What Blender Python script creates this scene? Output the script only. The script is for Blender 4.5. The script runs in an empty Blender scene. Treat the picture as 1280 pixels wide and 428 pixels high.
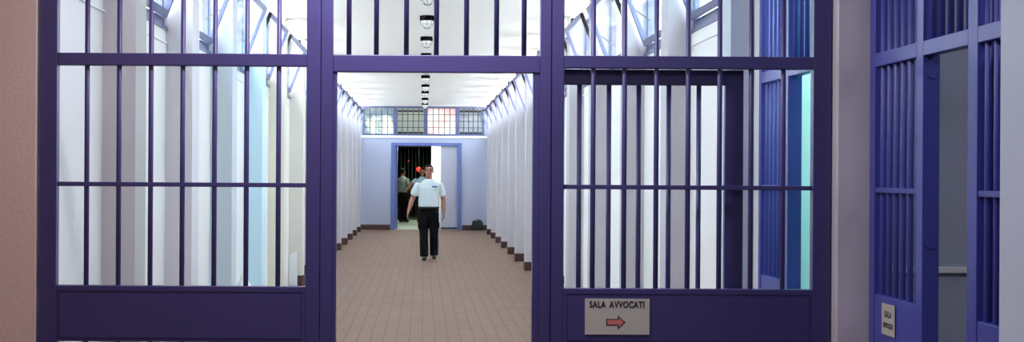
import bpy, bmesh, math, random
from mathutils import Vector, Matrix
random.seed(4)
S = bpy.context.scene
C = S.collection
F = 1900.0            # focal length in pixels of the 1280 wide frame
EYE = 1.60

# ------------------------------------------------------------------ camera
cd = bpy.data.cameras.new('camera')
cam = bpy.data.objects.new('camera', cd); C.objects.link(cam)
cd.sensor_width = 36.0
cd.lens = 36.0 * F / 1280.0
cd.shift_x = (640 - 529) / 1280.0
cd.shift_y = (217 - 214) / 1280.0
cd.clip_start = 0.05; cd.clip_end = 400
cam.matrix_world = Matrix.Translation((0, 0, EYE)) @ Matrix.Rotation(math.pi / 2, 4, 'X') @ Matrix.Rotation(0.0060, 4, 'Z')
S.camera = cam

# ------------------------------------------------------------------ world and light
SKY = 15.0
W = bpy.data.worlds.new('sky'); S.world = W; W.use_nodes = True
bg = W.node_tree.nodes['Background']
bg.inputs[0].default_value = (0.83, 0.90, 0.99, 1); bg.inputs[1].default_value = SKY
vs = S.view_settings
vs.view_transform = 'Standard'; vs.look = 'None'; vs.gamma = 1.0; vs.use_curve_mapping = False
vs.exposure = 0.0
S.cycles.use_denoising = True
S.cycles.max_bounces = 10; S.cycles.diffuse_bounces = 7; S.cycles.transparent_max_bounces = 24
S.cycles.sample_clamp_indirect = 6.0

sun = bpy.data.lights.new('sun', 'SUN'); sun.energy = 190.0; sun.angle = 0.01; sun.color = (1.0, 0.97, 0.92)
so = bpy.data.objects.new('sun', sun); C.objects.link(so)
so.rotation_euler = (math.radians(32), 0, math.radians(8))      # high sun from behind the camera, along the building

def area(name, loc, target, sx, sy, power, color, portal=False):
    l = bpy.data.lights.new(name, 'AREA'); l.shape = 'RECTANGLE'; l.size = sx; l.size_y = sy
    l.energy = power; l.color = color
    o = bpy.data.objects.new(name, l); C.objects.link(o)
    d = Vector(target) - Vector(loc)
    o.matrix_world = Matrix.Translation(loc) @ d.to_track_quat('-Z', 'Y').to_matrix().to_4x4()
    if portal: l.cycles.is_portal = True
    return o
# the near hall: tungsten ceiling light to the left, a cool ceiling light to the right
area('hall_light_warm', (-1.7, 4.6, 3.36), (-1.7, 6.0, 0), 0.5, 1.6, 31, (1.0, 0.80, 0.60))
area('hall_light_cool', (0.7, 4.6, 3.36), (0.8, 6.0, 0), 0.5, 1.6, 40, (0.74, 0.76, 1.0))
area('gate_fill_light', (-0.2, 6.75, 3.34), (-0.1, 7.6, 1.6), 0.7, 0.3, 62, (0.90, 0.84, 1.0))  # unseen lamp added to brighten the upper middle of the partition
area('side_room_light', (3.5, 5.0, 3.3), (3.3, 6.4, 0), 0.8, 0.8, 16, (0.85, 0.92, 1.0))
area('aqua_room_light', (2.7, 8.3, 3.2), (2.6, 8.8, 0), 0.7, 0.7, 24, (0.75, 1.0, 0.95))
area('far_hall_light', (0.55, 44.1, 2.5), (0.55, 45.2, 1.3), 0.8, 0.15, 16, (0.95, 1.0, 1.0))
area('far_floor_light', (-0.4, 50.0, 2.5), (-0.4, 50.0, 0), 0.8, 3.0, 60, (0.85, 1.0, 0.75))
area('far_door_light', (-0.5, 44.2, 2.5), (-0.3, 47.0, 1.0), 0.6, 0.3, 45, (0.9, 1.0, 0.85))

# ------------------------------------------------------------------ materials
def mat(name, col, rough=0.5, metal=0.0, noise=0.0, nscale=6.0, bump=0.0, bscale=40.0, emit=None, est=0.0, spec=0.5):
    m = bpy.data.materials.new(name); m.use_nodes = True
    nt = m.node_tree; b = nt.nodes['Principled BSDF']
    b.inputs['Base Color'].default_value = (*col, 1); b.inputs['Roughness'].default_value = rough
    b.inputs['Metallic'].default_value = metal
    b.inputs['Specular IOR Level'].default_value = spec
    tc = nt.nodes.new('ShaderNodeTexCoord')
    n = nt.nodes.new('ShaderNodeTexNoise'); n.inputs['Scale'].default_value = nscale; n.inputs['Detail'].default_value = 4
    nt.links.new(tc.outputs['Object'], n.inputs['Vector'])
    mx = nt.nodes.new('ShaderNodeMix'); mx.data_type = 'RGBA'
    k = noise
    mx.inputs[6].default_value = (*[max(0, c * (1 - k)) for c in col], 1)
    mx.inputs[7].default_value = (*[min(1, c * (1 + k)) for c in col], 1)
    nt.links.new(n.outputs['Fac'], mx.inputs[0]); nt.links.new(mx.outputs[2], b.inputs['Base Color'])
    if bump:
        n2 = nt.nodes.new('ShaderNodeTexNoise'); n2.inputs['Scale'].default_value = bscale; n2.inputs['Detail'].default_value = 3
        nt.links.new(tc.outputs['Object'], n2.inputs['Vector'])
        bp = nt.nodes.new('ShaderNodeBump'); bp.inputs['Strength'].default_value = bump; bp.inputs['Distance'].default_value = 0.01
        nt.links.new(n2.outputs['Fac'], bp.inputs['Height']); nt.links.new(bp.outputs['Normal'], b.inputs['Normal'])
    if emit:
        b.inputs['Emission Color'].default_value = (*emit, 1); b.inputs['Emission Strength'].default_value = est
    return m

M = {}
M['white'] = mat('white_wall_paint', (0.86, 0.865, 0.84), 0.6, noise=0.03, nscale=1.5, bump=0.05)
M['lilac'] = mat('lilac_wall_paint', (0.42, 0.46, 0.60), 0.55, noise=0.03, nscale=1.5)
M['tan'] = mat('tan_wall_paint', (0.62, 0.47, 0.42), 0.6, noise=0.05, nscale=2.0, bump=0.15, bscale=60)
M['pier'] = mat('pinkish_pier_paint', (0.55, 0.52, 0.54), 0.45, noise=0.12, nscale=3.0, bump=0.1)
M['hallwhite'] = mat('hall_side_wall_paint', (0.54, 0.60, 0.68), 0.55, noise=0.03)
M['sidegrey'] = mat('side_room_grey_paint', (0.44, 0.48, 0.58), 0.6, noise=0.04)
M['ceil'] = mat('ceiling_paint', (0.88, 0.875, 0.85), 0.7, noise=0.04, nscale=0.8)
M['gate'] = mat('violet_enamel', (0.045, 0.037, 0.135), 0.42, noise=0.08, nscale=5, bump=0.05, bscale=25)
M['gatedark'] = mat('violet_enamel_shadow_gap', (0.03, 0.022, 0.10), 0.6)
M['sideblue'] = mat('blue_enamel', (0.055, 0.065, 0.32), 0.40, noise=0.08, nscale=5, bump=0.05, bscale=25)
M['plinth'] = mat('dark_red_plinth', (0.055, 0.016, 0.016), 0.5, noise=0.2)
M['alu'] = mat('blue_grey_window_metal', (0.09, 0.105, 0.22), 0.45, metal=0.1, noise=0.05)
M['black'] = mat('black_rubber', (0.006, 0.006, 0.007), 0.6)
M['lampblack'] = mat('lamp_black_casing', (0.002, 0.002, 0.003), 0.9, spec=0.05)
M['black2'] = mat('black_metal', (0.012, 0.012, 0.015), 0.5)
M['paper'] = mat('sign_card', (0.46, 0.45, 0.38), 0.6, noise=0.05, nscale=20)
M['ink'] = mat('sign_ink', (0.03, 0.02, 0.03), 0.6)
M['red'] = mat('arrow_red', (0.55, 0.16, 0.13), 0.6)
M['globe'] = mat('lamp_glass', (0.90, 0.89, 0.85), 0.25)
M['trim'] = mat('pale_trim', (0.85, 0.87, 0.82), 0.5)
M['aqua'] = mat('aqua_wall_paint', (0.20, 0.86, 0.82), 0.6)
M['darkgreen'] = mat('dark_green_metal', (0.035, 0.05, 0.045), 0.5)
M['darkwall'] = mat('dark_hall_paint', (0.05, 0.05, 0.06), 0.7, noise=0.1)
M['floorfar'] = mat('far_floor', (0.45, 0.48, 0.42), 0.5)
M['plastic'] = mat('white_plastic', (0.80, 0.84, 0.86), 0.35)
M['doorleaf'] = mat('grey_door_paint', (0.44, 0.46, 0.55), 0.5, noise=0.03)
M['doorframe'] = mat('periwinkle_frame_paint', (0.11, 0.15, 0.37), 0.45)
M['skin'] = mat('skin', (0.30, 0.135, 0.095), 0.55, noise=0.08, nscale=20, spec=0.25)
M['shirt'] = mat('white_shirt', (0.56, 0.65, 0.67), 0.75, noise=0.05, nscale=14, bump=0.4, bscale=14)
M['trouser'] = mat('black_trousers', (0.005, 0.005, 0.007), 0.9, noise=0.3, bump=0.4, bscale=14, spec=0.1)
M['hair'] = mat('black_hair', (0.005, 0.004, 0.004), 0.8, spec=0.1)
M['shoe'] = mat('black_leather', (0.008, 0.008, 0.008), 0.35)
M['badge'] = mat('blue_badge', (0.03, 0.10, 0.30), 0.5)
M['blueshirt'] = mat('light_blue_shirt', (0.30, 0.46, 0.62), 0.75, bump=0.4, bscale=14)
M['greyshirt'] = mat('grey_shirt', (0.20, 0.23, 0.23), 0.75, bump=0.4, bscale=14)
M['redlamp'] = mat('red_lamp_glass', (0.4, 0.01, 0.01), 0.3, emit=(1.0, 0.06, 0.03), est=1.0)
M['pink'] = mat('pink_plaster', (0.62, 0.36, 0.33), 0.8, noise=0.15, nscale=0.6)
M['leaf'] = mat('foliage', (0.30, 0.36, 0.16), 0.8, noise=0.4, nscale=3)
M['ground'] = mat('outside_ground', (0.62, 0.61, 0.57), 0.9, noise=0.2, nscale=0.3)
M['sheet'] = mat('grey_roof_sheet', (0.30, 0.34, 0.38), 0.6)
tints = [(0.50, 0.485, 0.48), (0.74, 0.72, 0.76), (0.57, 0.64, 0.71), (0.60, 0.84, 0.96), (0.78, 0.78, 0.66), (0.74, 0.73, 0.66), (0.50, 0.49, 0.53)]  # daylight hues and front-face shade put into the pilaster colours
TI = [mat('pilaster_light_tint_%s' % n, c, 0.6, noise=0.03, nscale=1.5, bump=0.05) for n, c in
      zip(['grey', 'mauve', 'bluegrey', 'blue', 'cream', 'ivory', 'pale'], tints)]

def glass():
    m = bpy.data.materials.new('window_glass'); m.use_nodes = True
    nt = m.node_tree; nt.nodes.clear()
    o = nt.nodes.new('ShaderNodeOutputMaterial'); mx = nt.nodes.new('ShaderNodeMixShader')
    t = nt.nodes.new('ShaderNodeBsdfTransparent'); t.inputs[0].default_value = (0.90, 0.94, 0.97, 1)
    g = nt.nodes.new('ShaderNodeBsdfGlossy'); g.inputs['Roughness'].default_value = 0.05
    lw = nt.nodes.new('ShaderNodeLayerWeight'); lw.inputs[0].default_value = 0.5
    p5 = nt.nodes.new('ShaderNodeMath'); p5.operation = 'POWER'; p5.inputs[1].default_value = 5.0
    ma = nt.nodes.new('ShaderNodeMath'); ma.operation = 'MULTIPLY_ADD'; ma.inputs[1].default_value = 0.45; ma.inputs[2].default_value = 0.03
    nt.links.new(lw.outputs['Facing'], p5.inputs[0]); nt.links.new(p5.outputs[0], ma.inputs[0])
    nt.links.new(ma.outputs[0], mx.inputs[0]); nt.links.new(t.outputs[0], mx.inputs[1]); nt.links.new(g.outputs[0], mx.inputs[2])
    nt.links.new(mx.outputs[0], o.inputs[0])
    return m
M['glass'] = glass()
def frosted(name, c1, c2, k, sc=1.3):
    """frosted pane that lets daylight through, mottled between two tints"""
    m = bpy.data.materials.new(name); m.use_nodes = True
    nt = m.node_tree; nt.nodes.clear()
    o = nt.nodes.new('ShaderNodeOutputMaterial'); mx = nt.nodes.new('ShaderNodeMixShader'); mx.inputs[0].default_value = k
    tc = nt.nodes.new('ShaderNodeTexCoord'); n = nt.nodes.new('ShaderNodeTexNoise'); n.inputs['Scale'].default_value = sc
    cr = nt.nodes.new('ShaderNodeValToRGB'); cr.color_ramp.elements[0].position = 0.42; cr.color_ramp.elements[1].position = 0.58
    cr.color_ramp.elements[0].color = (*c1, 1); cr.color_ramp.elements[1].color = (*c2, 1)
    nt.links.new(tc.outputs['Object'], n.inputs['Vector']); nt.links.new(n.outputs['Fac'], cr.inputs[0])
    d = nt.nodes.new('ShaderNodeBsdfDiffuse'); d.inputs[0].default_value = (0.30, 0.31, 0.30, 1)
    t = nt.nodes.new('ShaderNodeBsdfTranslucent')
    nt.links.new(cr.outputs[0], t.inputs[0])
    nt.links.new(d.outputs[0], mx.inputs[1]); nt.links.new(t.outputs[0], mx.inputs[2]); nt.links.new(mx.outputs[0], o.inputs[0])
    return m
M['pane0'] = frosted('frosted_pane_cream', (0.28, 0.36, 0.42), (0.82, 0.84, 0.66), 0.55, 2.6)
M['pane1'] = frosted('frosted_pane_grey', (0.42, 0.44, 0.38), (0.52, 0.53, 0.47), 0.42)
M['pane2'] = frosted('frosted_pane_rose', (0.80, 0.60, 0.56), (0.82, 0.80, 0.74), 0.55, 2.0)
M['pane3'] = frosted('frosted_pane_blue_grey', (0.40, 0.42, 0.47), (0.48, 0.50, 0.54), 0.42)

def tiles():
    m = bpy.data.materials.new('terracotta_floor_tiles'); m.use_nodes = True
    nt = m.node_tree; b = nt.nodes['Principled BSDF']
    tc = nt.nodes.new('ShaderNodeTexCoord')
    br = nt.nodes.new('ShaderNodeTexBrick'); br.offset = 0.0
    br.inputs['Scale'].default_value = 1.0
    br.inputs['Color1'].default_value = (0.20, 0.128, 0.092, 1); br.inputs['Color2'].default_value = (0.222, 0.146, 0.108, 1)
    br.inputs['Mortar'].default_value = (0.12, 0.07, 0.05, 1)
    br.inputs['Mortar Size'].default_value = 0.0045; br.inputs['Mortar Smooth'].default_value = 0.3
    br.inputs['Bias'].default_value = 0.0
    br.inputs['Brick Width'].default_value = 0.125; br.inputs['Row Height'].default_value = 0.25
    nt.links.new(tc.outputs['Object'], br.inputs['Vector'])
    n = nt.nodes.new('ShaderNodeTexNoise'); n.inputs['Scale'].default_value = 0.9; n.inputs['Detail'].default_value = 6
    nt.links.new(tc.outputs['Object'], n.inputs['Vector'])
    mx = nt.nodes.new('ShaderNodeMix'); mx.data_type = 'RGBA'; mx.blend_type = 'MULTIPLY'; mx.inputs[0].default_value = 0.5
    cr = nt.nodes.new('ShaderNodeValToRGB'); cr.color_ramp.elements[0].position = 0.3; cr.color_ramp.elements[1].position = 0.7
    cr.color_ramp.elements[0].color = (0.82, 0.80, 0.80, 1); cr.color_ramp.elements[1].color = (1, 1, 1, 1)
    nt.links.new(n.outputs['Fac'], cr.inputs[0])
    nt.links.new(br.outputs['Color'], mx.inputs[6]); nt.links.new(cr.outputs[0], mx.inputs[7])
    nt.links.new(mx.outputs[2], b.inputs['Base Color'])
    b.inputs['Roughness'].default_value = 0.55; b.inputs['Specular IOR Level'].default_value = 0.12
    bp = nt.nodes.new('ShaderNodeBump'); bp.inputs['Strength'].default_value = 0.25; bp.inputs['Distance'].default_value = 0.004
    bp.invert = True
    nt.links.new(br.outputs['Fac'], bp.inputs['Height']); nt.links.new(bp.outputs['Normal'], b.inputs['Normal'])
    return m
M['tile'] = tiles()

# ------------------------------------------------------------------ helpers
def box(bm, x0, x1, y0, y1, z0, z1, mi=0, mtx=None):
    v = [bm.verts.new((x, y, z)) for x in (x0, x1) for y in (y0, y1) for z in (z0, z1)]
    if mtx is not None:
        for q in v: q.co = mtx @ q.co
    for f in ((0, 1, 3, 2), (4, 6, 7, 5), (0, 4, 5, 1), (2, 3, 7, 6), (0, 2, 6, 4), (1, 5, 7, 3)):
        fc = bm.faces.new([v[i] for i in f]); fc.material_index = mi
    return v
def cyl(bm, a, b, r0, r1=None, seg=14, mi=0, caps=True):
    a = Vector(a); b = Vector(b); r1 = r0 if r1 is None else r1
    d = (b - a).normalized(); u = d.orthogonal().normalized(); w = d.cross(u)
    ra, rb = [], []
    for i in range(seg):
        t = 2 * math.pi * i / seg; o = u * math.cos(t) + w * math.sin(t)
        ra.append(bm.verts.new(a + o * r0)); rb.append(bm.verts.new(b + o * r1))
    for i in range(seg):
        f = bm.faces.new((ra[i], ra[(i + 1) % seg], rb[(i + 1) % seg], rb[i])); f.smooth = True; f.material_index = mi
    if caps:
        f = bm.faces.new(list(reversed(ra))); f.material_index = mi
        f = bm.faces.new(rb); f.material_index = mi
def lathe(bm, prof, seg=24, origin=(0, 0, 0), mi=0):
    o = Vector(origin); rings = []
    for r, z in prof:
        if r < 1e-5: rings.append([bm.verts.new(o + Vector((0, 0, z)))])
        else: rings.append([bm.verts.new(o + Vector((r * math.cos(2 * math.pi * i / seg), r * math.sin(2 * math.pi * i / seg), z))) for i in range(seg)])
    for A, B in zip(rings, rings[1:]):
        for i in range(seg):
            j = (i + 1) % seg
            vs_ = [A[i % len(A)]] + ([A[j]] if len(A) > 1 else []) + ([B[j]] if len(B) > 1 else []) + [B[i % len(B)]]
            if len(vs_) >= 3:
                f = bm.faces.new(vs_); f.smooth = True; f.material_index = mi
def obj(name, bm, mats, parent=None, bevel=0.0):
    bmesh.ops.recalc_face_normals(bm, faces=bm.faces[:])
    me = bpy.data.meshes.new(name); bm.to_mesh(me); bm.free()
    for m in (mats if isinstance(mats, (list, tuple)) else [mats]): me.materials.append(m)
    o = bpy.data.objects.new(name, me); C.objects.link(o)
    if parent is not None: o.parent = parent
    if bevel:
        b = o.modifiers.new('bevel', 'BEVEL'); b.width = bevel; b.segments = 2; b.limit_method = 'ANGLE'
    return o
def new(): return bmesh.new()
def boxobj(name, dims, m, parent=None, bevel=0.0, mtx=None):
    bm = new(); box(bm, *dims, mtx=mtx); return obj(name, bm, m, parent, bevel)
def tag(o, label, cat, group=None):
    o['label'] = label; o['category'] = cat
    if group: o['group'] = group
    return o
def struct(o):
    o['kind'] = 'structure'; return o
def thing(name, label, cat, loc=(0, 0, 0), rz=0, group=None):
    o = bpy.data.objects.new(name, None); C.objects.link(o)
    o.empty_display_size = 0.1
    o.location = loc; o.rotation_euler = (0, 0, rz)
    return tag(o, label, cat, group)
def copy_obj(o, parent=None, loc=None):
    c = o.copy(); C.objects.link(c); c.parent = parent
    if loc is not None: c.location = loc
    return c
def copy_tree(o, parent=None):
    c = o.copy(); C.objects.link(c); c.parent = parent
    for ch in list(o.children): copy_tree(ch, c)
    return c
def baked(name, o, parent, mats):
    """apply the modifiers of a temporary object"""
    dg = bpy.context.evaluated_depsgraph_get(); dg.update()
    me = bpy.data.meshes.new_from_object(o.evaluated_get(dg)); me.name = name
    bpy.data.objects.remove(o, do_unlink=True)
    me.materials.clear()
    for m in (mats if isinstance(mats, (list, tuple)) else [mats]): me.materials.append(m)
    for p in me.polygons: p.use_smooth = True
    r = bpy.data.objects.new(name, me); C.objects.link(r); r.parent = parent
    return r

# ------------------------------------------------------------------ large structure
GY = 7.60                       # plane of the barred partition
ENDY = 43.1
CH = 3.50                       # corridor ceiling
LY = [8.97, 11.17, 13.51, 16.04, 18.6, 21.5, 23.95, 26.4, 28.9, 31.4, 33.9, 36.4, 38.8, 41.1]
RY = [8.97, 11.17, 13.41, 15.9, 18.2, 20.5, 22.8, 25.14, 27.8, 30.2, 32.7, 35.15, 37.6, 40.0]
PW = 0.34                       # width of a pilaster along the wall
def rin(y):                     # inner face of the right hand pilasters
    t = min(1, max(0, (y - 8.97) / 16.0)); return 1.81 - 0.11 * t
def rout(y):
    t = min(1, max(0, (y - 8.97) / 16.0)); return 1.97 - 0.10 * t
def lin(y): return 1.70
def lout(y): return 1.895
WB, WT = 2.65, 3.44             # window opening

bm = new(); box(bm, -3.2, 4.6, -2.2, ENDY, -0.1, 0.0); struct(obj('floor', bm, M['tile']))
bm = new(); box(bm, -2.0, 2.075, 7.75, ENDY + 0.3, CH, CH + 0.12); struct(obj('ceiling', bm, M['ceil']))
bm = new(); box(bm, -3.2, 4.6, -2.2, 7.75, 3.42, 3.7); struct(obj('ceiling_hall', bm, M['ceil']))
bm = new(); box(bm, -60, 60, -20, 140, -0.4, -0.12); struct(obj('ground', bm, M['ground']))

def side_wall(name, sgn, ys, fin, fout, y_start, mats, tints_at):
    bm = new()
    spans = []                   # recesses
    prev = y_start
    for i, y in enumerate(ys):
        spans.append((prev, y)); prev = y + PW
    spans.append((prev, ENDY))
    for (a, b) in spans:
        if b - a < 0.05: continue
        xo = fout((a + b) / 2)
        for z0, z1 in ((0, WB), (WT, CH)):
            box(bm, min(sgn * xo, sgn * (xo + 0.10)), max(sgn * xo, sgn * (xo + 0.10)), a, b, z0, z1, 0)
        box(bm, *sorted((sgn * (xo - 0.012), sgn * (xo + 0.01))), a, b, 2.540, 2.556, 0)   # little ledge below the window
    for i, y in enumerate(ys):
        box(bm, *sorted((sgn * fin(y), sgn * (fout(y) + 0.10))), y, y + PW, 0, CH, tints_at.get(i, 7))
    return struct(obj(name, bm, mats)), spans
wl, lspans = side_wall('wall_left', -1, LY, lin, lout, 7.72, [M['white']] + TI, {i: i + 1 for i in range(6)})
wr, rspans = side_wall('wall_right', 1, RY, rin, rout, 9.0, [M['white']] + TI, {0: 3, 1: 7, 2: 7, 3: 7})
# closing piece of the right wall beside the far side gate
bm = new(); box(bm, 1.95, 2.25, 8.84, 9.02, 0, CH); struct(obj('wall_right_return', bm, M['white']))

# plinths at the foot of the pilasters
for nm, sgn, ys, fin, fout in (('baseboard_left', -1, LY, lin, lout), ('baseboard_right', 1, RY, rin, rout)):
    bm = new()
    for y in ys:
        box(bm, *sorted((sgn * (fin(y) - 0.012), sgn * (fout(y) + 0.02))), y - 0.012, y + PW + 0.012, 0, 0.145)
    struct(obj(nm, bm, M['plinth'], bevel=0.003))

# end wall with door opening and transom opening
DX0, DX1, DZ = -0.91, 1.09, 2.47
bm = new()
box(bm, -2.1, DX0, ENDY, ENDY + 0.2, 0, 2.67); box(bm, DX1, 2.1, ENDY, ENDY + 0.2, 0, 2.67)
box(bm, DX0, DX1, ENDY, ENDY + 0.2, DZ, 2.67)
box(bm, -2.1, -1.73, ENDY, ENDY + 0.2, 2.67, CH); box(bm, 1.73, 2.1, ENDY, ENDY + 0.2, 2.67, CH)
struct(obj('wall_end', bm, M['lilac']))
bm = new(); box(bm, -1.84, 1.84, ENDY - 0.035, ENDY - 0.002, 2.60, 2.672); struct(obj('trim_1', bm, M['white'], bevel=0.004))
bm = new()
box(bm, -1.86, DX0 - 0.02, ENDY - 0.02, ENDY - 0.001, 0, 0.14); box(bm, DX1 + 0.02, 1.84, ENDY - 0.02, ENDY - 0.001, 0, 0.14)
struct(obj('baseboard_end', bm, M['plinth'], bevel=0.003))

# wall that holds the barred partition
OX0, OX1, OZ = -1.925, 2.038, 3.30
bm = new(); box(bm, -3.2, OX0, GY - 0.06, GY + 0.14, 0, 3.42); struct(obj('wall_front_left', bm, M['tan']))
bm = new(); box(bm, OX1, 2.215, GY - 0.12, GY + 0.14, 0, 3.42); struct(obj('wall_front_right', bm, M['pier'], bevel=0.006))
bm = new(); box(bm, OX0, OX1, GY - 0.06, GY + 0.14, OZ, 3.42); struct(obj('wall_front_top', bm, M['tan']))
# near hall
bm = new(); box(bm, -3.3, -3.2, -2.2, GY, 0, 3.42); struct(obj('wall_hall_left', bm, M['tan']))
bm = new(); box(bm, -3.2, 4.6, -2.3, -2.2, 0, 3.42); struct(obj('wall_hall_back', bm, M['hallwhite']))
XG = 2.19                       # plane of the near side gate
GN = 5.60                       # where the plain side wall ends
bm = new(); box(bm, 2.125, 2.34, -2.2, GN, 0, 3.42); box(bm, 2.14, 2.34, GN, GY - 0.12, 3.30, 3.42)
struct(obj('wall_hall_right', bm, M['hallwhite']))
# side room seen through the near side gate
bm = new(); box(bm, 2.215, 4.6, GY - 0.12, GY + 0.10, 0, 3.42); box(bm, 4.5, 4.6, -2.2, GY - 0.12, 0, 3.42)
struct(obj('wall_side_room', bm, M['sidegrey']))
bm = new(); box(bm, 2.22, 4.5, GY - 0.145, GY - 0.121, 1.125, 1.155); struct(obj('trim_2', bm, M['trim'], bevel=0.003))
# aqua room seen through the far side gate
bm = new()
box(bm, 2.25, 3.7, 9.02, 9.16, 0, 3.42); box(bm, 3.6, 3.7, GY + 0.10, 9.02, 0, 3.42)
box(bm, 2.215, 3.7, GY + 0.10, GY + 0.14, 0, 3.42)
struct(obj('wall_aqua_room', bm, M['aqua']))
bm = new(); box(bm, 2.02, 3.7, 7.745, 9.16, 3.385, 3.495); struct(obj('ceiling_aqua_room', bm, M['ceil']))
bm = new(); box(bm, 1.95, 2.018, 7.74, 8.84, 3.3, 3.5); struct(obj('wall_right_lintel', bm, M['white']))
# dark hall beyond the end door
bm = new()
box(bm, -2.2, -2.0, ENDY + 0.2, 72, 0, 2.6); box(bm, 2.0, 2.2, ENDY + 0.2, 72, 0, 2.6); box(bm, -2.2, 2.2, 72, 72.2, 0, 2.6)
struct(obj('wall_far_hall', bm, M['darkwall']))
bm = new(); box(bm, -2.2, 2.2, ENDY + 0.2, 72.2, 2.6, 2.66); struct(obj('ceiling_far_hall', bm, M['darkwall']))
bm = new(); box(bm, -2.2, 2.2, ENDY, 72.2, -0.1, 0.0); struct(obj('floor_far_hall', bm, M['floorfar']))
bm = new(); box(bm, 0.24, 2.0, 45.3, 45.42, 0, 2.6); struct(obj('wall_far_return', bm, M['white']))

# ------------------------------------------------------------------ windows of the corridor
TILT = math.radians(21)
wn = 0
def side_window(sgn, a, b, xo):
    """a bottom hung window standing open into the corridor"""
    global wn
    wn += 1
    L = b - a
    root = bpy.data.objects.new('window_%d' % wn, None); C.objects.link(root); struct(root)
    root.location = (sgn * xo, a, WB)
    H = WT - WB; t = 0.055
    def bx(bm, x0, x1, *r): box(bm, *sorted((sgn * x0, sgn * x1)), *r)
    bm = new()
    bx(bm, 0.02, 0.075, 0, L, 0, 0.085); bx(bm, 0.02, 0.075, 0, L, H - t, H)
    bx(bm, 0.02, 0.075, 0, t, 0.085, H - t); bx(bm, 0.02, 0.075, L - t, L, 0.085, H - t)
    bx(bm, -0.012, 0.02, 0, L, -0.012, 0.012)
    obj('window_frame', bm, M['alu'], root)
    sash = bpy.data.objects.new('sash', None)
    rot = Matrix.Translation((sgn * 0.012, 0, 0.085)) @ Matrix.Rotation(-sgn * TILT, 4, 'Y')
    h = H - 0.14
    bm = new()
    def sb(x0, x1, y0, y1, z0, z1): box(bm, *sorted((sgn * x0, sgn * x1)), y0, y1, z0, z1, mtx=rot)
    y0, y1 = t + 0.01, L - t - 0.01
    sb(-0.03, 0.005, y0, y1, 0, 0.055); sb(-0.03, 0.005, y0, y1, h - 0.055, h)
    sb(-0.03, 0.005, y0, y0 + 0.06, 0.055, h - 0.055); sb(-0.03, 0.005, y1 - 0.06, y1, 0.055, h - 0.055)
    s = obj('sash', bm, M['alu'], root)
    bm = new(); box(bm, *sorted((-sgn * 0.017, -sgn * 0.011)), y0 + 0.06, y1 - 0.06, 0.055, h - 0.055, mtx=rot)
    obj('pane', bm, M['glass'], s)
    bm = new(); sb(-0.036, -0.001, y0 - 0.010, y0 - 0.001, 0.01, h - 0.01); obj('gasket', bm, M['black'], s)
    bm = new()
    for yy in (y0 + 0.02, y1 - 0.02):   # stays
        p = rot @ Vector((-sgn * 0.012, yy, h * 0.55))
        cyl(bm, p, (sgn * 0.04, yy, 0.30), 0.006, seg=8)
    obj('window_stay', bm, M['black2'], root)
    bm = new(); p = rot @ Vector((-sgn * 0.02, (y0 + y1) / 2, h + 0.005))
    box(bm, p.x - 0.015, p.x + 0.015, p.y - 0.03, p.y + 0.03, p.z - 0.02, p.z + 0.03); obj('window_latch', bm, M['black2'], root)
    # daylight portal in the opening
    area('daylight_portal', (sgn * (xo + 0.11), (a + b) / 2, (WB + WT) / 2), (0, (a + b) / 2, (WB + WT) / 2), L, H, 1.0, (1, 1, 1), portal=True)
for (a, b) in lspans:
    if b - a > 0.7: side_window(-1, a, b, lout((a + b) / 2))
for (a, b) in rspans:
    if b - a > 0.7: side_window(1, a, b, rout((a + b) / 2))

# transom window over the end door
wn += 1
tw = bpy.data.objects.new('window_%d' % wn, None); C.objects.link(tw); struct(tw); tw.location = (0, ENDY, 2.67)
TH = CH - 2.67
edges = [-1.73, -1.68, -0.85, -0.75, 0.015, 0.115, 0.91, 1.01, 1.68, 1.73]
bm = new()
for i in range(0, 10, 2): box(bm, edges[i], edges[i + 1], -0.03, 0.08, 0, TH)
for i in range(1, 9, 2):
    box(bm, edges[i], edges[i + 1], -0.03, 0.08, 0, 0.05); box(bm, edges[i], edges[i + 1], -0.03, 0.08, TH - 0.05, TH)
obj('window_frame', bm, M['alu'], tw)
for k, i in enumerate(range(1, 9, 2)):
    x0, x1 = edges[i], edges[i + 1]
    bm = new(); box(bm, x0, x1, 0.02, 0.026, 0.05, TH - 0.05); obj('pane', bm, M['pane%d' % k], tw)
    bm = new()
    for j in range(1, 5):
        x = x0 + (x1 - x0) * j / 5; box(bm, x - 0.010, x + 0.010, -0.012, -0.002, 0.05, TH - 0.05)
    for j in range(1, 4):
        z = 0.05 + (TH - 0.10) * j / 4; box(bm, x0, x1, -0.010, 0.0, z - 0.008, z + 0.008)
    obj('window_grid', bm, M['black2'], tw)
    if k in (1, 3):
        bm = new(); n = 5; w = (x1 - x0) / n
        for j in range(n):
            for z in (0.055, TH - 0.16): box(bm, x0 + j * w + 0.015, x0 + (j + 1) * w - 0.015, -0.036, -0.005, z, z + 0.05)
        obj('window_clip', bm, M['black'], tw)
area('daylight_portal', (0, ENDY + 0.16, 3.08), (0, 0, 3.08), 3.4, 0.8, 1.0, (1, 1, 1), portal=True)

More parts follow.
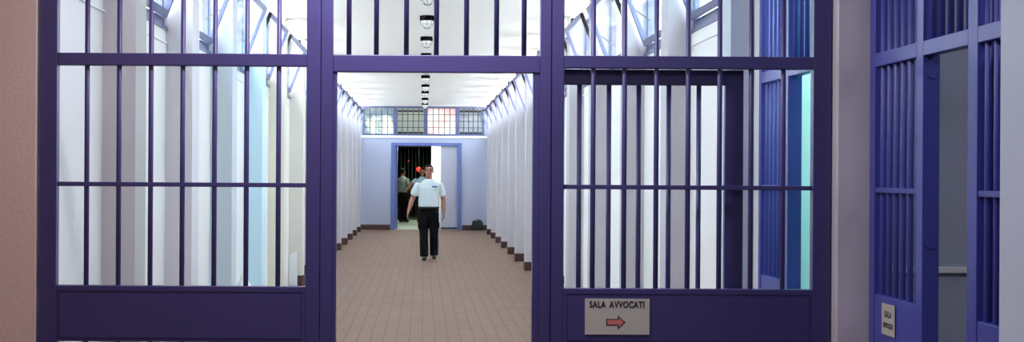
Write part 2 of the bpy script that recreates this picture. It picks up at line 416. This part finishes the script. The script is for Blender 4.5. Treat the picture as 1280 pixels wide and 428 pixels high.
# end door
dr = bpy.data.objects.new('door_1', None); C.objects.link(dr); struct(dr); dr.location = (0, ENDY, 0)
bm = new()
box(bm, DX0, DX0 + 0.12, -0.03, 0.22, 0, DZ); box(bm, DX1 - 0.11, DX1, -0.03, 0.22, 0, DZ); box(bm, DX0 + 0.12, DX1 - 0.11, -0.03, 0.22, DZ - 0.09, DZ)
obj('door_frame', bm, M['doorframe'], dr, bevel=0.004)
bm = new(); box(bm, 0.50, DX1 - 0.11, 0.06, 0.10, 0.005, DZ - 0.09)
lf = obj('door_leaf', bm, M['doorleaf'], dr, bevel=0.003)
bm = new(); box(bm, 0.51, DX1 - 0.12, 0.045, 0.06, 0.02, 0.07); obj('kick_strip', bm, M['black2'], lf)
bm = new(); cyl(bm, (0.56, 0.06, 1.05), (0.56, 0.01, 1.05), 0.012); box(bm, 0.545, 0.66, -0.005, 0.012, 1.04, 1.06); obj('door_handle', bm, M['black2'], lf)
# open leaf folded back into the dark hall
bm = new(); box(bm, DX0 + 0.125, DX0 + 0.165, 0.24, 1.35, 0.005, DZ - 0.10); obj('door_leaf', bm, M['doorframe'], dr)

# ------------------------------------------------------------------ barred partition
def X(px): return (px - 529) / 250.0
part = thing('barred_partition', 'large violet steel partition of vertical bars with an open doorway in its middle', 'barred gate', (0, GY, 0))
D0, D1 = -0.03, 0.03
def pbox(name, x0, x1, z0, z1, d0=D0, d1=D1, bev=0.004, m='gate', parent=None):
    return boxobj(name, (x0, x1, d0, d1, z0, z1), M[m], parent or part, bev)
for a, b in ((50.5, 72.5), (383, 400.6), (688.4, 704), (1014.5, 1036.8)):
    pbox('stile', X(a), X(b), 0, OZ)
pbox('door_post', X(401.2), X(416), 0, OZ, -0.036, 0.03)
pbox('door_post', X(674), X(687.8), 0, OZ, -0.036, 0.03)
pbox('door_stop', X(416), X(421), 0, 2.188, -0.02, 0.03, 0.002)
pbox('door_stop', X(665.5), X(674), 0, 2.188, -0.02, 0.03, 0.002)
TZ0, TZ1 = 2.130, 2.192
for a, b in ((72.5, 383), (704, 1014.5)):
    pbox('transom', X(a), X(b), TZ0, TZ1)
    pbox('top_rail', X(a), X(b), OZ - 0.08, OZ)
    pbox('middle_rail', X(a), X(b), 1.526, 1.548, -0.014, 0.014, 0.002)
    pbox('bottom_rail', X(a), X(b), 0.0, 0.09)
    # lock panel: a sheet with a raised border line
    p = pbox('lock_panel', X(a), X(b), 0.752, 1.031, -0.028, 0.028, 0.003)
    bm = new(); x0, x1, z0, z1, w = X(a) + 0.016, X(b) - 0.016, 0.772, 1.008, 0.0035
    for r in ((x0, x1, z0, z0 + w), (x0, x1, z1 - w, z1), (x0, x0 + w, z0, z1), (x1 - w, x1, z0, z1)):
        box(bm, r[0], r[1], -0.0315, -0.027, r[2], r[3])
    obj('panel_seam', bm, M['gatedark'], p)
pbox('transom', X(416), X(674), 2.104, 2.190)
pbox('top_rail', X(416), X(674), OZ - 0.08, OZ)
bm = new(); cyl(bm, (0, 0, 0.09), (0, 0, OZ - 0.08), 0.0128, seg=14)
first = obj('bar', bm, M['gate'], part); first.location = (X(108.5), 0, 0)
for px in (148.5, 188.3, 228, 268, 308, 348, 741, 780, 820, 859.6, 899, 938.5, 978.5):
    copy_obj(first, part, (X(px), 0, 0))
bm = new(); cyl(bm, (0, 0, 2.19), (0, 0, OZ - 0.08), 0.0128, seg=14)
cb = obj('bar', bm, M['gate'], part); cb.location = (X(435.3), 0, 0)
for px in (469.5, 507, 544.6, 582, 619.6, 654): copy_obj(cb, part, (X(px), 0, 0))
# the door leaf, folded back behind the right half
LYY = 0.075
leaf = pbox('gate_leaf', X(684.5), X(689), 0.03, 2.12, LYY - 0.02, LYY + 0.02, 0.002)
sc = (GY + LYY) / GY
def XL(px): return (px - 529) / 250.0 * sc
def lbox(name, x0, x1, z0, z1, **k): return pbox(name, x0, x1, z0, z1, LYY - 0.02, LYY + 0.02, 0.003, parent=leaf, **k)
lbox('leaf_stile', X(689), X(701), 0.03, 2.12)
lbox('leaf_stile', XL(905), XL(928), 0.03, 2.13)
lbox('leaf_rail', X(701), XL(905), 2.052, 2.13)
lbox('leaf_rail', X(701), XL(905), 0.03, 0.12)
lbox('leaf_panel', X(701), XL(905), 0.76, 1.024)
bm = new(); cyl(bm, (0, 0, 0.12), (0, 0, 2.052), 0.0125, seg=12)
b0 = obj('leaf_bar', bm, M['gate'], leaf); b0.location = (XL(723.7), LYY, 0)
for px in (760.7, 798, 835.5, 873): copy_obj(b0, leaf, (XL(px), LYY, 0))
bm = new(); box(bm, X(701), X(707), LYY - 0.03, LYY + 0.03, 1.048, 1.085); box(bm, X(701), X(704), LYY - 0.02, LYY + 0.02, 1.14, 1.17)
obj('leaf_latch', bm, M['plinth'], leaf)
for z in (0.35, 1.25, 2.02):
    bm = new(); cyl(bm, (X(681), 0.05, z - 0.05), (X(681), 0.05, z + 0.05), 0.014); obj('hinge', bm, M['gate'], leaf)

# ------------------------------------------------------------------ side gates
def side_gate(name, label, xg, cuts, y_far, y_near, mat_, zlow=0.0):
    """cuts: list of sections (kind, y_near, y_far) ordered; stiles fill between"""
    root = thing(name, label, 'barred gate', (xg, (y_far + y_near) / 2, 0))
    oy = (y_far + y_near) / 2
    def sb(nm, y0, y1, z0, z1, x0=0.0, x1=0.055, m=mat_, bev=0.003, parent=None):
        return boxobj(nm, (x0, x1, y0 - oy, y1 - oy, z0, z1), m, parent or root, bev)
    ys = sorted([c for k, a, b in cuts for c in (a, b)])
    stiles = []
    prev = y_near
    for k, a, b in sorted(cuts, key=lambda c: c[1]):
        stiles.append((prev, a)); prev = b
    stiles.append((prev, y_far))
    for a, b in stiles:
        s = sb('stile', a, b, 0, 3.3, 0, 0.075)
        bm = new(); cyl(bm, (0.042, a - oy - 0.006, 0.55), (0.042, a - oy, 0.55), 0.021, seg=18)
        bo_ = obj('bolt', bm, mat_, s)      # round bolt heads on the face turned to the viewer
        for z in (1.30, 2.05, 2.75): copy_obj(bo_, s, (0, 0, z - 0.55))
    for k, a, b in cuts:
        sb('transom', a, b, TZ0, TZ1 + 0.004); sb('top_rail', a, b, 3.22, 3.30)
        n = max(2, round((b - a) / 0.105)); step = (b - a) / n
        full = (k == 'grille')
        if full:
            sb('middle_rail', a, b, 1.520, 1.545, 0.005, 0.04)
            sb('lock_panel', a, b, 0.70, 1.028, 0.004, 0.05); sb('bottom_rail', a, b, 0, 0.09)
            bm = new(); cyl(bm, (0.03, 0, 0.09), (0.03, 0, 3.22), 0.014, seg=12)
        else:
            bm = new(); cyl(bm, (0.03, 0, TZ1), (0.03, 0, 3.22), 0.014, seg=12)
        bo = obj('bar', bm, mat_, root); bo.location = (0, a + step * 0.6 - oy, 0)
        for i in range(1, n): copy_obj(bo, root, (0, a + step * (i + 0.6) - oy, 0))
    return root, oy
YS = lambda px: F * XG / (px - 529)
y_far = 7.46
ng, oy = side_gate('side_gate', 'blue barred side gate open to a grey room, right of the pinkish pier', XG,
    [('grille', YS(1145), YS(1093)), ('door', YS(1209), YS(1153)), ('grille', GN + 0.03, YS(1221))], y_far, GN, M['sideblue'])
# its open leaf, folded back inside the side room
lfn = boxobj('gate_leaf', (0.10, 0.14, YS(1221) - oy - 0.62, YS(1221) - oy - 0.02, 0.03, 2.12), M['sideblue'], ng, 0.003)
bm = new(); box(bm, 0.03, 0.07, YS(1151) - oy - 0.028, YS(1151) - oy - 0.002, 0.72, 0.80); box(bm, 0.045, 0.065, YS(1151) - oy - 0.05, YS(1151) - oy - 0.02, 0.745, 0.775)
obj('lock', bm, M['black2'], ng)
XF = 1.95
YF = lambda px: F * XF / (px - 529)
fg, oyf = side_gate('side_gate', 'blue barred side gate behind the partition with aqua light in its doorway', XF,
    [('grille', YF(976), YF(951)), ('door', 7.665, YF(984.5))], 8.84, 7.64, M['sideblue'])

# ------------------------------------------------------------------ signs
def text_mesh(name, body, size, loc, rot, m, parent, sx=1.0, bold=0.0):
    cu = bpy.data.curves.new(name, 'FONT'); cu.body = body; cu.size = size; cu.align_x = 'CENTER'; cu.align_y = 'CENTER'
    cu.extrude = 0.0006; cu.offset = bold; cu.space_character = 1.12; cu.space_word = 1.0
    t = bpy.data.objects.new(name, cu); C.objects.link(t)
    dg = bpy.context.evaluated_depsgraph_get(); dg.update()
    me = bpy.data.meshes.new_from_object(t.evaluated_get(dg)); bpy.data.objects.remove(t, do_unlink=True)
    me.materials.clear(); me.materials.append(m)
    o = bpy.data.objects.new(name, me); C.objects.link(o); o.parent = parent
    o.location = loc; o.rotation_euler = rot; o.scale = (sx, 1, 1)
    return o
sy = GY - 0.0345
sg = thing('direction_sign', 'cream card sign reading SALA AVVOCATI with a red arrow on the violet lock panel', 'sign', (0.970, sy, 0.892))
boxobj('card', (-0.161, 0.161, 0, 0.003, -0.0895, 0.0895), M['paper'], sg, 0.0)
text_mesh('lettering', 'SALA', 0.044, (-0.0985, -0.001, 0.0585), (math.pi / 2, 0, 0), M['ink'], sg, 0.74, 0.0018)
text_mesh('lettering', 'AVVOCATI', 0.044, (0.0485, -0.001, 0.0585), (math.pi / 2, 0, 0), M['ink'], sg, 0.74, 0.0018)
def arrow(bm, s, y):
    pts = [(-0.049, -0.0165), (0.008, -0.0165), (0.008, -0.036), (0.047, 0.0), (0.008, 0.036), (0.008, 0.0165), (-0.049, 0.0165)]
    cx, cz = -0.005, 0
    q = []
    for x, z in pts: q.append((x, z))
    if s:
        q = [(-0.043, -0.0115), (0.014, -0.0115), (0.014, -0.024), (0.039, 0.0), (0.014, 0.024), (0.014, 0.0115), (-0.043, 0.0115)]
    a = [bm.verts.new((x, y, z)) for x, z in q]; b = [bm.verts.new((x, y + 0.0012, z)) for x, z in q]
    bm.faces.new(a); bm.faces.new(list(reversed(b)))
    for i in range(7): bm.faces.new((a[i], a[(i + 1) % 7], b[(i + 1) % 7], b[i]))
bm = new(); arrow(bm, 0, -0.0012); ar = obj('arrow_outline', bm, M['ink'], sg); ar.location = (-0.006, 0, -0.028)
bm = new(); arrow(bm, 1, -0.0024); ar = obj('arrow', bm, M['red'], sg); ar.location = (-0.006, 0, -0.028)
y_s = (YS(1104) + YS(1120)) / 2; hw = (YS(1104) - YS(1120)) / 2
s2 = thing('door_sign', 'small upright white card sign reading SALA AVVOCATI on the blue side gate', 'sign', (XG - 0.0005, y_s, 0.925))
boxobj('card', (-0.003, 0, -hw, hw, -0.075, 0.073), M['paper'], s2, 0.0)
text_mesh('lettering', 'SALA', 0.040, (-0.0036, 0, 0.022), (math.pi / 2, 0, -math.pi / 2), M['ink'], s2, 1.05, 0.0012)
text_mesh('lettering', 'AVVOCATI', 0.034, (-0.0036, 0, -0.030), (math.pi / 2, 0, -math.pi / 2), M['ink'], s2, 0.80, 0.0012)

# ------------------------------------------------------------------ corridor lamps
lamp_y = [9.6, 12.5, 15.75, 18.3, 21.1, 24.0, 26.7, 29.4, 32.4, 35.0, 38.2, 40.9]
lp = thing('ceiling_lamp', '', 'ceiling lamp', (0.035, lamp_y[0], CH), 0, 'caged bulkhead lamps along the corridor ceiling')
bm = new(); lathe(bm, [(0, 0), (0.080, 0), (0.086, -0.006), (0.086, -0.056), (0.078, -0.060), (0, -0.060)], 28); obj('lamp_base', bm, M['lampblack'], lp)
bm = new(); lathe(bm, [(0.070, -0.058)] + [(0.070 * math.cos(t * math.pi / 16), -0.066 - 0.085 * math.sin(t * math.pi / 16)) for t in range(0, 8)] + [(0, -0.151)], 28)
obj('lamp_globe', bm, M['globe'], lp)
bm = new()
for k in range(4):
    a = k * math.pi / 4; prev = None
    for t in range(0, 17):
        th = math.pi * t / 16; p = Vector((0.079 * math.cos(th) * math.cos(a), 0.079 * math.cos(th) * math.sin(a), -0.060 - 0.098 * math.sin(th)))
        if prev is not None: cyl(bm, prev, p, 0.0020, seg=6)
        prev = p
prev = None
for t in range(25):
    p = Vector((0.070 * math.cos(t * math.pi / 12), 0.070 * math.sin(t * math.pi / 12), -0.104))
    if prev is not None: cyl(bm, prev, p, 0.0020, seg=6)
    prev = p
obj('lamp_cage', bm, M['black2'], lp)
ords = ['nearest', 'second nearest', 'third nearest', 'fourth nearest', 'fifth nearest', 'sixth nearest', 'seventh nearest', 'sixth from the end', 'fifth from the end', 'fourth from the end', 'third from the end', 'second from the end', 'last']
n = len(lamp_y)
for i, y in enumerate(lamp_y):
    o = lp if i == 0 else copy_tree(lp)
    o.location = (0.035, y, CH)
    w = ['nearest to the camera', 'second nearest to the camera', 'third nearest to the camera', 'fourth nearest to the camera', 'fifth nearest to the camera',
         'sixth nearest to the camera', 'sixth from the end wall', 'fifth from the end wall', 'fourth from the end wall', 'third from the end wall',
         'second from the end wall', 'nearest to the end wall'][i]
    o['label'] = 'round caged ceiling lamp with black base, ' + w

# ------------------------------------------------------------------ bag, canister, board
bm = new()
bmesh.ops.create_cube(bm, size=1.0)
bmesh.ops.subdivide_edges(bm, edges=bm.edges[:], cuts=4, use_grid_fill=True)
for v in bm.verts:
    x, y, z = v.co
    v.co = Vector((x * (0.34 - 0.07 * (z + 0.5) ** 2) * (1 - 0.25 * max(0, abs(z) - 0.3)), y * 0.20 * (1 - 0.5 * max(0, z)), (z + 0.5) * 0.28 + 0.02 * math.sin(x * 7)))
b_ = thing('bag', 'black soft bag on the floor against the end wall, right of the doorway', 'bag', (1.54, ENDY - 0.17, 0.0))
o = obj('bag_body', bm, M['black'], b_); o.modifiers.new('s', 'SUBSURF').render_levels = 2
bm = new(); prev = None
for t in range(13):
    th = math.pi * t / 12; p = Vector((0.09 * math.cos(th), -0.03, 0.255 + 0.05 * math.sin(th)))
    if prev is not None: cyl(bm, prev, p, 0.008, seg=8)
    prev = p
obj('bag_handle', bm, M['black2'], b_)

cn = thing('canister', 'white plastic canister on the floor by the left wall behind the bars', 'canister', (-1.80, 15.3, 0))
bm = new(); lathe(bm, [(0, 0), (0.085, 0), (0.09, 0.01), (0.09, 0.40), (0.080, 0.46), (0.05, 0.50), (0.032, 0.51), (0.032, 0.53), (0, 0.53)], 28); obj('canister_body', bm, M['plastic'], cn)
bm = new(); lathe(bm, [(0.037, 0.515), (0.037, 0.55), (0.030, 0.555), (0, 0.555)], 20); obj('canister_cap', bm, M['trim'], cn)

bm = new(); box(bm, -0.06, 0.06, -0.012, 0.012, 0, 0.50); bmesh.ops.bisect_plane
for v in bm.verts:
    if v.co.z > 0.4 and v.co.x < 0: v.co.z -= 0.06
bd = obj('board', bm, M['plastic'], bevel=0.003); bd.location = (-1.80, 20.9, 0.0); bd.rotation_euler = (math.radians(0), 0, 0.0)
tag(bd, 'narrow white board standing against the left pilaster, left of its dark plinth', 'board')
bd.location = (-1.83, 21.5 - 0.03, 0)

# ------------------------------------------------------------------ people
def loft(bm, secs, seg=20):
    """closed tube through sections (point, half width, half depth); rounded ends"""
    P = [Vector(q[0]) for q in secs]; n = len(P); rings = []
    def ring(c, d, rx, ry):
        d = d.normalized(); u = Vector((1, 0, 0)); u = u - d * u.dot(d)
        if u.length < 0.2: u = Vector((0, 1, 0)) - d * d.y
        u.normalize(); w = d.cross(u)
        return [bm.verts.new(c + u * (rx * math.cos(2 * math.pi * i / seg)) + w * (ry * math.sin(2 * math.pi * i / seg))) for i in range(seg)]
    for i in range(n):
        d = (P[min(n - 1, i + 1)] - P[max(0, i - 1)]); rx, ry = secs[i][1], secs[i][2]
        if i == 0:
            for k in (0.35, 0.8): rings.append(ring(P[0] - d.normalized() * min(rx, ry) * 0.45 * (1 - k), d, rx * k, ry * k))
        rings.append(ring(P[i], d, rx, ry))
        if i == n - 1:
            for k in (0.8, 0.35): rings.append(ring(P[i] + d.normalized() * min(rx, ry) * 0.45 * (1 - k), d, rx * k, ry * k))
    for A, B in zip(rings, rings[1:]):
        for i in range(seg): bm.faces.new((A[i], A[(i + 1) % seg], B[(i + 1) % seg], B[i]))
    bm.faces.new(list(reversed(rings[0]))); bm.faces.new(rings[-1])
def ell(bm, c, r, seg=20, rings=14, mtx=None):
    res = bmesh.ops.create_uvsphere(bm, u_segments=seg, v_segments=rings, radius=1.0)
    for v in res['verts']:
        v.co = Vector((v.co.x * r[0] + c[0], v.co.y * r[1] + c[1], v.co.z * r[2] + c[2]))
        if mtx is not None: v.co = mtx @ v.co
    return res['verts']

def merge_remesh(name, objs, extra_bm, voxel, m, parent, it=2):
    bm = extra_bm
    for o in objs:
        bm.from_mesh(o.data); bpy.data.objects.remove(o, do_unlink=True)
    me = bpy.data.meshes.new(name); bm.to_mesh(me); bm.free()
    o = bpy.data.objects.new(name, me); C.objects.link(o)
    r = o.modifiers.new('r', 'REMESH'); r.mode = 'VOXEL'; r.voxel_size = voxel; r.use_smooth_shade = True
    s = o.modifiers.new('sm', 'SMOOTH'); s.factor = 0.5; s.iterations = it
    return baked(name, o, parent, m)

def person(label, loc, rz, J, shirt, trousers, hairmat, voxel=0.007, badge=False, bald=False):
    """J: joint dictionary in metres, person looks to -Y"""
    root = thing('person', label, 'person', loc, rz)
    V = Vector
    bm = new()
    loft(bm, [((0, 0, 0.84), 0.14, 0.10), ((0, 0, 0.95), 0.172, 0.118), ((0, 0, 1.06), 0.160, 0.118), ((0, 0, 1.20), 0.168, 0.118), ((0, 0, 1.33), 0.185, 0.115),
              ((0, 0.004, 1.42), 0.160, 0.090), ((0, 0.004, 1.465), 0.085, 0.066), ((0, 0, 1.51), 0.058, 0.060), ((0, -0.008, 1.58), 0.056, 0.060)], 28)
    for s in ('L', 'R'):
        sh, el, wr = V(J['sh' + s]), V(J['el' + s]), V(J['wr' + s])
        loft(bm, [(sh * 0.75 + V((0, 0, 1.37)) * 0.25, 0.045, 0.050), (sh, 0.058, 0.058), (sh * 0.6 + el * 0.4, 0.050, 0.052), (el, 0.042, 0.042), (el * 0.7 + wr * 0.3, 0.042, 0.043), (wr, 0.027, 0.030)])
        hp, kn, an = V(J['hip' + s]), V(J['kn' + s]), V(J['an' + s])
        loft(bm, [(hp, 0.092, 0.10), (hp * 0.5 + kn * 0.5, 0.078, 0.082), (kn, 0.056, 0.060), (kn * 0.65 + an * 0.35, 0.056, 0.062), (an, 0.038, 0.042)])
        loft(bm, [(an + V((0, 0.02, -0.045)), 0.034, 0.03), (an + V((0, -0.14, -0.060)), 0.034, 0.022)])
    # head: skull, jaw, nose, ears, lips, brow
    hc = Vector((0, -0.012, 1.645))
    ell(bm, hc + Vector((0, 0.01, 0.02)), (0.076, 0.094, 0.092))
    ell(bm, hc + Vector((0, -0.018, -0.045)), (0.060, 0.070, 0.070))
    ell(bm, hc + Vector((0, -0.070, -0.098)), (0.024, 0.020, 0.018))
    ell(bm, hc + Vector((0, -0.097, -0.020)), (0.012, 0.018, 0.022))
    ell(bm, hc + Vector((0, -0.088, 0.006)), (0.008, 0.012, 0.022))
    ell(bm, hc + Vector((0, -0.083, -0.060)), (0.024, 0.010, 0.009))
    for sx in (-1, 1):
        ell(bm, hc + Vector((sx * 0.076, 0.012, -0.012)), (0.010, 0.018, 0.030))
        ell(bm, hc + Vector((sx * 0.030, -0.078, 0.028)), (0.022, 0.010, 0.008))
    # hands: palm, four fingers and a thumb
    for s, sg_ in (('L', 1), ('R', -1)):
        w = Vector(J['wr' + s]); d = (w - Vector(J['el' + s])).normalized()
        side = Vector((0, -1, 0)); side = (side - d * side.dot(d)).normalized()    # palm width runs front to back
        nrm = d.cross(side).normalized()
        pc = w + d * 0.045
        vs_ = ell(bm, (0, 0, 0), (1, 1, 1), 14, 10)
        for q in vs_:
            c = q.co.copy(); q.co = pc + side * (c.x * 0.040) + nrm * (c.y * 0.017) + d * (c.z * 0.055)
        inward = nrm if nrm.x * sg_ < 0 else -nrm
        for k, ln in enumerate((0.070, 0.080, 0.075, 0.058)):
            a = w + d * 0.085 + side * (0.032 - 0.0215 * k)
            b1 = a + d * ln * 0.5 + inward * 0.010; c1 = b1 + (d * 0.75 + inward * 0.6).normalized() * ln * 0.5
            cyl(bm, a, b1, 0.0090, 0.0084, 10); cyl(bm, b1, c1, 0.0084, 0.0072, 10)
            ell(bm, b1, (0.009,) * 3, 8, 6); ell(bm, c1, (0.0073,) * 3, 8, 6)
        a = w + d * 0.025 + side * 0.028; b1 = a + side * 0.026 + d * 0.030 + inward * 0.008; c1 = b1 + d * 0.030 + side * 0.006 + inward * 0.008
        cyl(bm, a, b1, 0.012, 0.010, 10); cyl(bm, b1, c1, 0.010, 0.008, 10); ell(bm, c1, (0.008,) * 3, 8, 6); ell(bm, b1, (0.010,) * 3, 8, 6)
    body = merge_remesh('body', [], bm, voxel * 0.7, M['skin'], root, 2)
    # shirt
    bm = new()
    loft(bm, [((0, 0, 0.975), 0.186, 0.136), ((0, 0, 1.00), 0.192, 0.146), ((0, 0, 1.06), 0.190, 0.146), ((0, 0, 1.20), 0.190, 0.138), ((0, 0, 1.33), 0.200, 0.132),
              ((0, 0.004, 1.41), 0.172, 0.108), ((0, 0.004, 1.445), 0.135, 0.094), ((0, 0.004, 1.475), 0.100, 0.078), ((0, 0.002, 1.497), 0.072, 0.070)], 32)
    for s in ('L', 'R'):
        sh, el = V(J['sh' + s]), V(J['el' + s])
        loft(bm, [(sh * 0.7 + V((0, 0, 1.36)) * 0.3, 0.050, 0.056), (sh, 0.064, 0.070), (sh * 0.62 + el * 0.38, 0.070, 0.074), (sh * 0.28 + el * 0.72, 0.072, 0.076)])
    sh_ = merge_remesh('shirt', [], bm, voxel, shirt, root, 8)
    # collar and placket
    bm = new()
    for sx in (-1, 1):
        vs_ = [bm.verts.new(p) for p in ((sx * 0.008, -0.112, 1.430), (sx * 0.056, -0.070, 1.492), (sx * 0.082, -0.080, 1.452), (sx * 0.052, -0.122, 1.400))]
        bm.faces.new(vs_)
    co = obj('collar', bm, shirt, root); sm = co.modifiers.new('t', 'SOLIDIFY'); sm.thickness = 0.008
    # trousers
    bm = new()
    loft(bm, [((0, 0, 0.80), 0.150, 0.11), ((0, 0, 0.88), 0.188, 0.130), ((0, 0, 0.955), 0.184, 0.132), ((0, 0, 1.0), 0.178, 0.126)], 32)
    for s in ('L', 'R'):
        hp, kn, an = V(J['hip' + s]), V(J['kn' + s]), V(J['an' + s])
        loft(bm, [(hp + V((0, 0, 0.01)), 0.098, 0.118), (hp * 0.5 + kn * 0.5, 0.094, 0.102), (kn, 0.080, 0.086), (kn * 0.5 + an * 0.5, 0.080, 0.086), (an + V((0, 0, 0.0)), 0.077, 0.084)])
    for s, sx in (('L', 1), ('R', -1)):         # cargo pockets
        m_ = Vector(J['hip' + s]) * 0.42 + Vector(J['kn' + s]) * 0.58
        ell(bm, m_ + Vector((sx * 0.075, 0, 0)), (0.034, 0.065, 0.085), 12, 8)
    tr = merge_remesh('trousers', [], bm, voxel, trousers, root)
    bm = new(); lathe(bm, [(0.9, 0.955), (0.97, 0.955), (0.97, 0.992), (0.9, 0.992)], 32)
    for q in bm.verts: q.co.x *= 0.200; q.co.y *= 0.148
    obj('belt', bm, M['shoe'], root)
    for s in ('L', 'R'):
        a = Vector(J['an' + s]); bm = new()
        ell(bm, a + Vector((0, -0.075, -0.045)), (0.047, 0.135, 0.040), 16, 10); ell(bm, a + Vector((0, 0.0, -0.02)), (0.045, 0.060, 0.055), 16, 10)
        base = a.z - 0.088
        for q in bm.verts: q.co.z = max(q.co.z, base)
        obj('shoe', bm, M['shoe'], root)
    # hair: cap with a hairline
    bm = new()
    ell(bm, hc + Vector((0, 0.018, 0.030)), (0.083, 0.100, 0.095), 26, 18)
    kill = [q for q in bm.verts if (q.co.y < hc.y - 0.045 and q.co.z < hc.z + 0.075) or q.co.z < hc.z - 0.055 or (q.co.y < hc.y + 0.01 and q.co.z < hc.z + 0.0)]
    bmesh.ops.delete(bm, geom=kill, context='VERTS')
    for q in bm.verts: q.co += Vector((random.uniform(-1, 1), random.uniform(-1, 1), random.uniform(-1, 1))) * 0.0022
    hr = obj('hair', bm, hairmat, root); sm = hr.modifiers.new('t', 'SOLIDIFY'); sm.thickness = 0.012
    for p in hr.data.polygons: p.use_smooth = True
    for sx in (-1, 1):
        bm = new(); ell(bm, hc + Vector((sx * 0.030, -0.082, 0.012)), (0.012, 0.006, 0.006), 10, 8); obj('eye', bm, M['hair'], root)
        bm = new(); ell(bm, hc + Vector((sx * 0.030, -0.089, 0.033)), (0.020, 0.005, 0.0045), 10, 8); obj('eyebrow', bm, hairmat, root)
    if badge:
        boxobj('chest_badge', (0.045, 0.140, -0.141, -0.118, 1.345, 1.372), M['badge'], root, 0.002, Matrix.Rotation(0.10, 4, 'Z'))
        boxobj('name_tag', (0.085, 0.115, -0.143, -0.118, 1.28, 1.31), M['paper'], root, 0.002, Matrix.Rotation(0.10, 4, 'Z'))
    return root
JG = dict(shL=(0.200, 0.0, 1.395), elL=(0.270, 0.03, 1.12), wrL=(0.275, -0.07, 0.885),
          shR=(-0.200, 0.0, 1.395), elR=(-0.300, 0.02, 1.13), wrR=(-0.370, -0.12, 0.900),
          hipL=(0.092, 0, 0.87), knL=(0.100, -0.03, 0.49), anL=(0.105, 0.08, 0.105),
          hipR=(-0.092, 0, 0.87), knR=(-0.088, -0.05, 0.48), anR=(-0.078, -0.10, 0.088))
gd = person('person in a white short sleeved shirt and black trousers walking towards the gate', (0.105, 27.9, 0), 0, JG, M['shirt'], M['trouser'], M['hair'], badge=True)
JB = dict(JG); JB['elR'] = (-0.36, -0.10, 1.27); JB['wrR'] = (-0.50, -0.20, 1.13); JB['anL'] = (0.10, 0.02, 0.088); JB['anR'] = (-0.08, -0.02, 0.088)
p2 = person('person in a light blue shirt standing in the dark doorway behind the walking person', (-0.02, 46.6, 0), 0.15, JB, M['blueshirt'], M['trouser'], M['hair'], voxel=0.012)
JC = dict(JB); JC['elR'] = JG['elR']; JC['wrR'] = JG['wrR']
p3 = person('person in a grey shirt and black trousers at the left side of the dark doorway', (-0.66, 49.5, 0), 2.4, JC, M['greyshirt'], M['trouser'], M['hair'], voxel=0.012)

# red lamps and dark bars deep in the far hall
for i, (x, y, z, w) in enumerate(((-0.15, 51.6, 1.74, 'larger red lamp glowing in the dark doorway beside the walking person'), (-0.50, 51.8, 2.02, 'higher, smaller red lamp glowing in the dark doorway'))):
    t = thing('signal_lamp', w, 'lamp', (x, y, z))
    bm = new(); ell(bm, (0, 0, 0), (0.085 if i == 0 else 0.022,) * 3); obj('lamp_globe', bm, M['redlamp'], t)
    bm = new(); cyl(bm, (0, 0, 0.03), (0, 0, 2.6 - z), 0.012); obj('lamp_rod', bm, M['black2'], t)
fgate = thing('barred_gate', 'dark barred gate deep in the hall beyond the end doorway', 'barred gate', (0, 52.6, 0))
bm = new()
for a, b in ((-2.0, -1.9), (1.9, 2.0)): box(bm, a, b, -0.03, 0.03, 0, 2.6)
box(bm, -1.9, 1.9, -0.03, 0.03, 2.5, 2.6); box(bm, -1.9, 1.9, -0.03, 0.03, 0, 0.08); box(bm, -1.9, 1.9, -0.03, 0.03, 1.0, 1.3)
obj('gate_frame', bm, M['darkgreen'], fgate)
bm = new(); cyl(bm, (0, 0, 0.08), (0, 0, 2.5), 0.016, seg=8)
b0 = obj('bar', bm, M['darkgreen'], fgate); b0.location = (-1.8, 0, 0)
for i in range(1, 29): copy_obj(b0, fgate, (-1.8 + i * 0.129, 0, 0))
